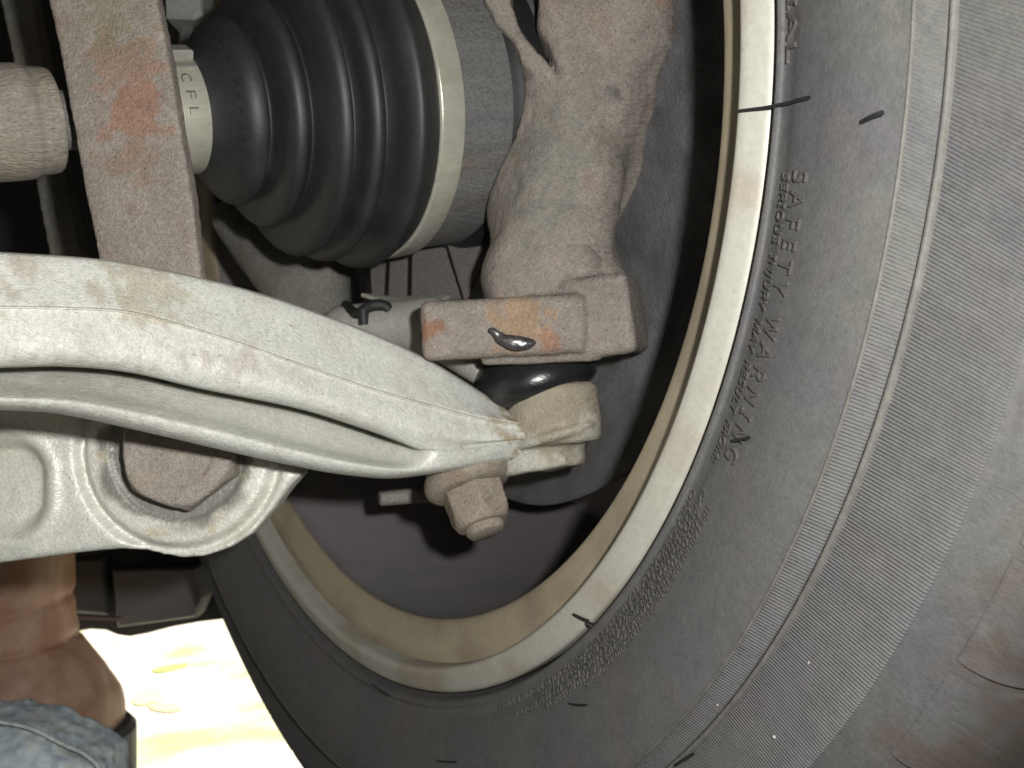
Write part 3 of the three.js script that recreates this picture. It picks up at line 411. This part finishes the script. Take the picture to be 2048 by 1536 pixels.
{
  const t = thing('control_arm', 'pale aluminium control arm with a long recessed channel, curving to the ball joint', 'control arm', at(500, 760, 0.29));
  const yTop = interp([[-90, 502], [0, 505], [190, 518], [300, 535], [400, 556], [480, 576], [560, 600], [640, 628], [720, 658], [800, 692], [860, 722], [920, 758], [980, 796], [1020, 820], [1060, 836], [1120, 850]]);
  const yRidge = interp([[-90, 614], [0, 615], [120, 617], [250, 624], [340, 645], [480, 688], [600, 730], [740, 778], [860, 812], [950, 836], [1040, 852], [1120, 858]]);
  const yShA = interp([[-90, 688], [0, 692], [150, 697], [300, 712], [450, 745], [600, 785], [740, 832], [860, 866], [960, 880], [1060, 876], [1120, 872]]);
  const yShB = interp([[-90, 734], [0, 735], [130, 733], [260, 745], [400, 777], [600, 818], [740, 862], [800, 884], [840, 898], [900, 898], [1000, 886], [1120, 868]]);
  const yFl = interp([[-90, 768], [0, 772], [150, 778], [300, 805], [450, 840], [600, 880], [740, 914], [820, 922], [880, 914], [1000, 898], [1120, 878]]);
  const yLip = interp([[-90, 795], [0, 798], [150, 806], [300, 834], [450, 869], [600, 906], [700, 927], [800, 940], [870, 935], [960, 916], [1040, 902], [1120, 889]]);
  const yBot = interp([[-90, 818], [0, 820], [120, 828], [300, 866], [480, 908], [640, 942], [720, 953], [780, 957], [850, 950], [940, 935], [1000, 925], [1120, 906]]);
  const pos = [], idx = []; let m = 0, n = 0;
  for (let u = -420; u <= 1120; u += 3) {
    const D = armD(u), pk = sstep(890, 740, u), e = sstep(1050, 1122, u) * 0.012;
    const rows = [[yTop(u) + 6, D + 0.030], [yTop(u) - 1, D + 0.017], [yTop(u), D + 0.0125], [yTop(u) + 5, D + 0.0105], [mix(yTop(u), yRidge(u), 0.5), D + 0.0068], [yRidge(u) - 8, D + 0.0030], [yRidge(u) - 3.5, D + 0.0027], [yRidge(u) - 2, D + 0.0016], [yRidge(u) + 1, D + 0.0015], [yRidge(u) + 2.5, D + 0.0023], [yRidge(u) + 8, D + 0.0021], [mix(yRidge(u), yShA(u), 0.55), D + 0.0008], [yShA(u), D], [mix(yShA(u), yShB(u), 0.55), D + 0.0012], [yShB(u) - 4, D + mix(0.0018, 0.0036, pk)], [yShB(u) - 1.2, D + mix(0.0019, 0.0056, pk)], [yShB(u), D + mix(0.0020, 0.0066, pk)], [yShB(u) + 0.1, D + mix(0.0020, 0.0074, pk)], [yShB(u) + 0.2, D + mix(0.0020, 0.0120, pk)], [yShB(u) + 0.8, D + mix(0.0020, 0.0270, pk)], [yShB(u) + 3, D + mix(0.0022, 0.0275, pk)], [yShB(u) + mix(6, 10, pk), D + mix(0.0025, 0.0230, pk)], [yFl(u), D + mix(0.0030, 0.0125, pk)], [mix(yFl(u), yLip(u), 0.6), D + mix(0.0036, 0.0062, pk)], [yLip(u), D + mix(0.0042, 0.0034, pk)], [mix(yLip(u), yBot(u), 0.55), D + mix(0.0056, 0.0048, pk)], [yBot(u), D + 0.0100], [yBot(u) - 2, D + 0.016], [yBot(u) - 14, D + 0.030]].map(([v, d]) => at(u, v, d + e));
    const c = new THREE.CatmullRomCurve3(rows, false, 'centripetal'); m = 0;
    for (let i = 0; i < rows.length - 1; i++) for (let k = 0; k < 4; k++) { const q = c.getPoint((i + k / 4) / (rows.length - 1)); const w = 0.00016 * fbm(q.x * 300, q.y * 300, q.z * 300, 3); pos.push(q.x, q.y, q.z + w); m++; }
    const q = rows[rows.length - 1]; pos.push(q.x, q.y, q.z); m++; n++;
  }
  for (let j = 0; j < n - 1; j++) { for (let i = 0; i < m - 1; i++) { const a = j * m + i; idx.push(a, a + 1, a + m, a + 1, a + m + 1, a + m); } const a = j * m, b = j * m + m - 1; idx.push(a, a + m, b, b, a + m, b + m); }
  { let cx = 0, cy = 0, cz = 0; for (let i = 0; i < m; i++) { cx += pos[3 * i]; cy += pos[3 * i + 1]; cz += pos[3 * i + 2]; } const c = pos.length / 3; pos.push(cx / m, cy / m, cz / m); for (let i = 0; i < m; i++) idx.push(c, (i + 1) % m, i); }
  const g = new THREE.BufferGeometry(); g.setAttribute('position', new THREE.Float32BufferAttribute(pos, 3)); g.setIndex(idx); g.computeVertexNormals();
  dress(g, armCol);
  { const uv = g.attributes.uv, p = g.attributes.position, q = V(0, 0, 0), r = V(0, 0, 0); for (let j = 0; j < n; j++) { let l = 0; for (let i = 0; i < m; i++) { const k = j * m + i; if (i) l += q.fromBufferAttribute(p, k).distanceTo(r.fromBufferAttribute(p, k - 1)); uv.setXY(k, p.getX(k) * 1.12, l); } } }
  part('beam', g, M.alu, t);
  // socket of the ball joint at the arm's end
  const c1 = sCyl(at(1100, 770, 0.341), at(1110, 888, 0.340), 0.0162, 0.003), c2 = sCyl(at(1072, 896, 0.347), at(1080, 944, 0.346), 0.0165, 0.002), c3 = sCap(at(1010, 866, 0.347), at(1080, 856, 0.343), 0.0050, 0.0120), step = sCyl(at(1104, 856, 0.338), at(1110, 876, 0.338), 0.0160, 0.002);
  const f = (x, y, z) => { let d = smin(c1(x, y, z), c2(x, y, z), 0.003); d = smin(d, c3(x, y, z), 0.006); d = smin(d, step(x, y, z), 0.001); return d + 0.0005 * fbm(x * 160, y * 160, z * 160, 3); };
  const [lo, hi] = bounds([at(930, 730, 0.31), at(1220, 965, 0.31), at(930, 730, 0.36), at(1220, 965, 0.36)], 0.003);
  part('socket', dress(meshField(f, lo, hi, 0.0008), aluColour([0.31, 0.275, 0.21], [0.23, 0.185, 0.125], [[at(1180, 880, 0.33), 0.009, [0.44, 0.42, 0.35], 0.8], [at(1050, 935, 0.33), 0.012, [0.45, 0.44, 0.39], 0.8]])), mat({ map: aluTex, roughness: 0.68, bumpMap: castBump, bumpScale: 0.0003 }), t, 'grease stained cup at the end of the arm');
}
{
  const t = thing('ball_joint', 'ball joint with a bulging black rubber dust boot under the knuckle', 'ball joint', at(1080, 752, 0.338));
  const o = at(1056, 708, 0.345), u = at(1086, 812, 0.345).sub(o);
  part('dust_boot', dress(turned(smoothProfile([[-0.004, 0.010], [-0.001, 0.0160], [0.0025, 0.0192], [0.0062, 0.0212], [0.0095, 0.0218], [0.0122, 0.0212], [0.0142, 0.0192], [0.0158, 0.0165], [0.020, 0.0150]], 60), o, u, 96), speck([0.014, 0.014, 0.015], 0.3, 200)), mat({ roughness: 0.28, bumpMap: rubberBump, bumpScale: 0.00006 }), t);
}
{
  const t = thing('flanged_nut', 'rusty flanged hexagon nut hanging below the ball joint', 'nut', at(945, 990, 0.335));
  const top = at(932, 950, 0.338), u = at(972, 1062, 0.330).sub(top).normalize();
  const col = castColour([0.31, 0.275, 0.22], [0.29, 0.24, 0.19], [0.28, 0.16, 0.10]);
  part('flange', dress(turned(smoothProfile([[-0.004, 0.006], [-0.003, 0.0128], [0.0, 0.0148], [0.003, 0.0150], [0.0055, 0.0128], [0.006, 0.006]], 30), top, u, 48), col), M.iron, t);
  const hq = new THREE.Quaternion().setFromUnitVectors(V(0, 1, 0), u), hi0 = hq.clone().invert(), hc = top.clone().addScaledVector(u, 0.0115), hx = []; for (let i = 0; i < 6; i++) { const a = i * Math.PI / 3 + 0.35; hx.push([Math.cos(a) * 0.0108, Math.sin(a) * 0.0108]); }
  const hp = poly2(hx), w = V(0, 0, 0); const fh = (x, y, z) => { w.set(x - hc.x, y - hc.y, z - hc.z).applyQuaternion(hi0); const r = Math.hypot(w.x, w.z); let d = smax(hp(w.x, w.z), Math.abs(w.y) - 0.0072, 0.001); d = smax(d, r + 0.6 * w.y - 0.0128, 0.001); return d + 0.0005 * fbm(x * 180, y * 180, z * 180, 3); };
  const hb = bounds([hc], 0.016); part('hexagon', dress(meshField(fh, hb[0], hb[1], 0.0006), col), M.iron, t);
  part('stud_end', dress(turned([[0.016, 0.0068], [0.0205, 0.0066], [0.0218, 0.0055], [0.022, 0.0005]], top, u, 40), col), M.iron, t);
}
{
  const t = thing('clamp_bolt', 'small dark bolt end in the shadow beside the flanged nut', 'bolt', at(805, 992, 0.40));
  part('shank', dress(turned([[-0.010, 0.0005], [-0.010, 0.0026], [-0.009, 0.0031], [0.012, 0.0031], [0.012, 0.0005]], at(808, 993, 0.40), V(1, 0.03, -0.4), 24), castColour([0.27, 0.25, 0.225], [0.25, 0.22, 0.19], [0.26, 0.17, 0.12])), M.iron, t);
}

// ---------------------------------------------------------------- lower arm end with its bolt
{
  const D = 0.318, out = [[-420, 800], [120, 800], [300, 830], [480, 880], [603, 948], [571, 984], [542, 1022], [504, 1068], [457, 1098], [402, 1115], [360, 1118], [317, 1112], [285, 1103], [240, 1100], [169, 1106], [80, 1117], [0, 1128], [-110, 1143], [-420, 1185]];
  const t = thing('lower_arm', 'pale aluminium lower arm end with a round bolt boss and a pressed pocket', 'lower arm', at(200, 1000, D));
  const pts = out.map(([u, v]) => at(u, v, D)); const p2 = poly2(pts.map(q => [q.x, q.y]));
  const bc = at(356, 905, D), rb = 200 / F * D, pocket = (() => { const c = at(-20, 975, D), hx = 0.0158, hy = 0.0135, r = 0.0095; return (x, y) => { const X = Math.abs(x - c.x) - hx + r, Y = Math.abs(y - c.y) - hy + r; return Math.hypot(Math.max(X, 0), Math.max(Y, 0)) + Math.min(Math.max(X, Y), 0) - r; }; })();
  const f = (x, y, z) => {
    const r = Math.hypot(x - bc.x, y - bc.y), pk = pocket(x, y);
    const relief = -0.0062 * sstep(0.0030, -0.0026, pk) + 0.0012 * gau((pk - 0.0045) / 0.002) - 0.0034 * gau((r - rb * 0.985) / 0.0017) + 0.0006 * sstep(rb * 0.99, rb * 0.9, r) - 0.0012 * sstep(0.0226, 0.0207, r);
    return smax(p2(x, y), Math.max(z + D - relief, -z - D - 0.016), 0.0035) + 0.00035 * fbm(x * 120, y * 120, z * 120, 3) + 0.0001 * n3(x * 700, y * 700, z * 700);
  };
  const b = bounds([at(-420, 780, D - 0.004), at(615, 1190, D - 0.004), at(-420, 780, D + 0.02), at(615, 1190, D + 0.02)], 0.003);
  const colA = aluColour([0.72, 0.72, 0.65], [0.60, 0.575, 0.48]), ringDirt = (x, y, z) => { const r = Math.hypot(x - bc.x, y - bc.y); const c = colA(x, y, z); const q = fbm(x * 110, y * 110, z * 110 + 7, 4); const k = sstep(0.0262, 0.0226, r + 0.006 * q) * 0.92; let o = mixc(c, [0.205, 0.20, 0.172], k); const y2 = sstep(0.12, 0.3, fbm(x * 160 + 5, y * 160, z * 160, 3)) * sstep(0.032, 0.0287, r) * sstep(0.020, 0.023, r); return mixc(o, [0.60, 0.54, 0.38], y2 * 0.7); };
  part('casting', dress(meshField(f, b[0], b[1], 0.0009), ringDirt), M.alu, t);

  const bt = thing('hexagon_bolt', 'large grey brown hexagon bolt head in the lower arm boss', 'bolt', at(360, 930, D));
  const hc = at(362, 905, D - 0.006), ax = V(0.10, 0.06, 1).normalize();
  const bcol = castColour([0.34, 0.30, 0.26], [0.33, 0.285, 0.235], [0.30, 0.22, 0.16]);
  const q = new THREE.Quaternion().setFromUnitVectors(V(0, 1, 0), ax), hexPts = []; for (let i = 0; i < 6; i++) { const a = i * Math.PI / 3 + 0.28; hexPts.push([Math.cos(a) * 0.0186, Math.sin(a) * 0.0186]); }
  const hp = poly2(hexPts), inv = q.clone().invert(), w = V(0, 0, 0);
  const fb = (x, y, z) => { w.set(x - hc.x, y - hc.y, z - hc.z).applyQuaternion(inv); const r = Math.hypot(w.x, w.z); let d = smax(hp(w.x, w.z), Math.abs(w.y) - 0.0065, 0.0016); d = smax(d, r + 0.45 * w.y - 0.0190, 0.001); d = smax(d, -(smax(r - 0.0108, 0.0056 - w.y, 0.0008)), 0.0008); return d + 0.0003 * fbm(x * 200, y * 200, z * 200, 3); };
  const b2 = bounds([hc], 0.025); part('head', dress(meshField(fb, b2[0], b2[1], 0.0007), bcol), M.iron, bt);
}

// ---------------------------------------------------------------- links and brackets behind the boot
{
  const t = thing('toe_link', 'smooth grey link rod passing behind the rusty block', 'link rod', at(780, 670, 0.365));
  const col = aluColour([0.36, 0.355, 0.32], [0.31, 0.29, 0.25]);
  const a = at(660, 620, 0.385), b = at(985, 742, 0.352);
  const f0 = sCap(at(690, 655, 0.372), at(860, 650, 0.362), 0.0085, 0.0100), f1 = sCap(at(860, 660, 0.362), at(960, 742, 0.350), 0.0085, 0.0050);
  const b0 = bounds([a, b, at(650, 580, 0.35), at(990, 790, 0.39)], 0.012);
  part('rod', dress(meshField((x, y, z) => smin(f0(x, y, z), f1(x, y, z), 0.006), b0[0], b0[1], 0.0011), col), M.alu, t);
}
{
  const t = thing('tie_rod_end', 'grey tapered tie rod end below the rubber boot', 'tie rod', at(640, 600, 0.42));
  const f0 = sCap(at(470, 440, 0.45), at(600, 580, 0.43), 0.0100, 0.0150), f1 = sCap(at(640, 520, 0.43), at(640, 720, 0.425), 0.0130, 0.0125);
  const b0 = bounds([at(420, 380, 0.43), at(740, 780, 0.43)], 0.02);
  part('housing', dress(meshField((x, y, z) => smin(f0(x, y, z), f1(x, y, z), 0.008) + 0.0005 * fbm(x * 120, y * 120, z * 120, 3), b0[0], b0[1], 0.0014), castColour([0.19, 0.185, 0.16], [0.17, 0.16, 0.14], [0.2, 0.14, 0.11])), M.iron, t);
}
{
  const t = thing('hose_bracket', 'stack of thin grey brown bracket plates below the boot', 'bracket', at(840, 520, 0.40));
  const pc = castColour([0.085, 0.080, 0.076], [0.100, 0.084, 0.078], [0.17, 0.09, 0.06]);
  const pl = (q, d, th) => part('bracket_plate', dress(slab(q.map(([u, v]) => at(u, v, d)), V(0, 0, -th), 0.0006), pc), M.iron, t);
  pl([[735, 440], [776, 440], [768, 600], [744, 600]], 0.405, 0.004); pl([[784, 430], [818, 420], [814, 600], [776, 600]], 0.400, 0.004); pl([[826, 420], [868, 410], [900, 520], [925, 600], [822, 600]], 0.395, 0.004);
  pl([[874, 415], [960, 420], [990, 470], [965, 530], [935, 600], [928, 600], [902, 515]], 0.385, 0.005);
  const lp = slab([at(722, 586, 0.375), at(790, 592, 0.375), at(900, 590, 0.375), at(860, 612, 0.36), at(800, 612, 0.36)], V(0, -0.0014, -0.001), 0.0004);
  part('lip_plate', dress(lp, aluColour([0.40, 0.39, 0.34], [0.3, 0.28, 0.24])), M.alu, t);
}
{
  const t = thing('sensor_clip', 'small black plastic cable clip between the arm and the bracket plates', 'clip', at(745, 625, 0.36));
  const pc = speck([0.012, 0.012, 0.012], 0.2, 200);
  part('clip', dress(tube([at(692, 612, 0.37), at(716, 628, 0.362), at(742, 612, 0.360), at(768, 612, 0.360), at(786, 632, 0.360)], 0.0022, 30, 8), pc), M.plastic, t);
  part('clip_leg', dress(tube([at(726, 620, 0.360), at(728, 650, 0.360)], 0.0020, 8, 8), pc), M.plastic, t);
}
{
  const t = thing('brake_hose', 'thin black hose curving down behind the rubber boot', 'hose', at(500, 540, 0.46));
  part('hose', dress(tube([at(430, 360, 0.47), at(450, 447, 0.465), at(482, 522, 0.46), at(531, 560, 0.455), at(580, 608, 0.45), at(640, 700, 0.45)], 0.0024, 50, 8), speck([0.010, 0.010, 0.010], 0.2, 200)), M.plastic, t);
}
{
  const t = thing('line_bracket', 'small pale grey metal block between the fork and the boot', 'bracket', at(360, 30, 0.43));
  part('block', dress(slab([at(318, -240, 0.43), at(402, -240, 0.43), at(404, 28, 0.43), at(386, 36, 0.43), at(330, 34, 0.43)], V(0, 0, -0.02), 0.002), aluColour([0.30, 0.31, 0.28], [0.25, 0.24, 0.2])), M.alu, t);
  part('leg', dress(slab([at(362, 38, 0.44), at(388, 38, 0.44), at(384, 122, 0.44), at(356, 122, 0.44)], V(0, 0, -0.01), 0.001), castColour([0.10, 0.10, 0.10], [0.11, 0.1, 0.1], [0.12, 0.09, 0.08])), M.iron, t);
}

// ---------------------------------------------------------------- beyond: boot, denim, leaves
{
  const d = 0.72, t = thing('work_boot', 'worn brown ankle boot with a thick dark sole standing on the ground', 'boot', V(at(60, 1500, d).x, 0, -d));
  const px = d / F, c0 = sCap(at(0, 1060, d), at(5, 1250, d), 136 * px, 132 * px), c1 = sCap(at(5, 1320, d), at(52, 1450, d), 142 * px, 180 * px), c2 = sCap(at(-200, 1450, d), at(60, 1430, d), 115 * px, 150 * px);
  const cut = at(0, 1464, d).y, cre = at(0, 1252, d).y;
  const f = (x, y, z) => { let q = smin(c0(x, y, z), smin(c1(x, y, z), c2(x, y, z), 0.02), 0.012); q += 0.0030 * gau(((y - cre) - 0.012 * Math.sin(x * 22)) / 0.0022) + 0.0022 * gau(((y - cre - 0.017) - 0.006 * Math.sin(x * 40 + 1)) / 0.003); q += 0.0030 * fbm(x * 45, y * 14, z * 45, 3); return smax(q, cut - y, 0.003); };
  const b = bounds([at(-230, 1040, d), at(300, 1480, d)], 0.075); b[0][1] = cut - 0.01;
  const lc = (x, y, z) => { const w = sstep(-0.2, 0.25, fbm(x * 40, y * 20, z * 40, 4)); let c = mixc([0.44, 0.245, 0.165], [0.56, 0.36, 0.255], w); const k = 1 + 0.2 * fbm(x * 160, y * 90, z * 160, 3); return c.map(q => q * k); };
  part('upper', dress(meshField(f, b[0], b[1], 0.0022), lc), M.leather, t);
  const sp = [], n = 28; for (let i = 0; i < n; i++) { const a = i / n * Math.PI * 2; const q = at(50, 1500, d); sp.push(V(q.x + Math.cos(a) * 0.077 * (Math.cos(a) < 0 ? 1.9 : 1), cut + 0.004, -d + Math.sin(a) * 0.066)); }
  part('sole', dress(slab(sp.reverse(), V(0, -(cut + 0.004), 0), 0.004), speck([0.09, 0.09, 0.095], 0.2, 80)), M.plastic, t);
}
{
  const d = 0.38, t = thing('denim_cloth', 'crumpled blue grey denim with a stitched hem in front of the brown boot', 'denim cloth', V(at(0, 1500, d).x, 0, -d));
  const edge = [[-260, 1430], [-120, 1432], [0, 1450], [60, 1462], [120, 1490], [170, 1514], [198, 1538], [208, 1575], [214, 1640], [220, 1760], [226, 2072], [-260, 2072]].map(([u, v]) => at(u, v, d));
  const p2 = poly2(edge.map(q => [q.x, q.y]));
  const f = (x, y, z) => { const e = p2(x, y), h = 0.030 * Math.sqrt(clamp(-e / 0.05)); const wr = 0.0034 * fbm(x * 85 + y * 60, y * 120 - x * 60, z * 30, 3) + 0.0013 * n3(x * 210, y * 210, z * 200); return smax(e + 0.001 * fbm(x * 90, y * 90, 0, 2), Math.max(z + d - h * 0.5 - 0.004, -z - d - 0.03), 0.004) + wr; };
  const b = bounds([at(-265, 1380, d), at(290, 2072, d)], 0.02); b[0][2] = -d - 0.036; b[1][2] = -d + 0.028; b[0][1] = 0.0005;
  const dc = (x, y, z) => { const w = sstep(-0.15, 0.2, fbm(x * 120, y * 120, z * 120, 4)); const c = mixc([0.34, 0.40, 0.44], [0.46, 0.50, 0.48], w); const k = 1 + 0.6 * fbm(x * 300, y * 300, z * 300, 3) + 0.15 * n3(x * 1500, y * 1500, z * 1500); return c.map(q => q * k); };
  part('fabric', dress(meshField(f, b[0], b[1], 0.0016), dc), M.cloth, t);
  const hem = [[-120, 1424], [0, 1444], [60, 1457], [120, 1486], [172, 1511], [199, 1538], [208, 1575]].map(([u, v]) => at(u, v, d - 0.004));
  part('stitched_hem', dress(tube(hem, 0.0008, 60, 8), speck([0.36, 0.40, 0.39], 0.4, 400)), M.cloth, t);
}
for (const [u, v, s, r, c, lab] of [[338, 1345, 0.020, 0.9, [0.40, 0.46, 0.15], 'pale green leaf on the sunlit pavement between the tyre and the boot'], [295, 1405, 0.026, 1.9, [0.60, 0.62, 0.34], 'pale yellow curled leaf beside the boot sole'], [330, 1425, 0.020, 2.6, [0.62, 0.52, 0.32], 'small tan leaf on the pavement near the tyre']]) {
  const dist = EYE / ((v - 768) / F), o = at(u, v, dist); o.y = 0.0045;
  const t = thing('fallen_leaf', lab, 'leaf', o, 'leaves on the sunlit pavement');
  const sh = []; for (let i = 0; i < 14; i++) { const a = i / 14 * Math.PI * 2; sh.push(V(Math.cos(a) * s * (1 + 0.12 * Math.cos(3 * a)), 0.0002, Math.sin(a) * s * 0.55)); }
  const g = slab(sh.reverse(), V(0, 0.0005, 0), 0.0001); g.rotateY(r); g.translate(o.x, o.y, o.z);
  part('blade', dress(g, speck(c, 0.2, 60)), M.cloth, t);
}

renderer.render(scene, camera);
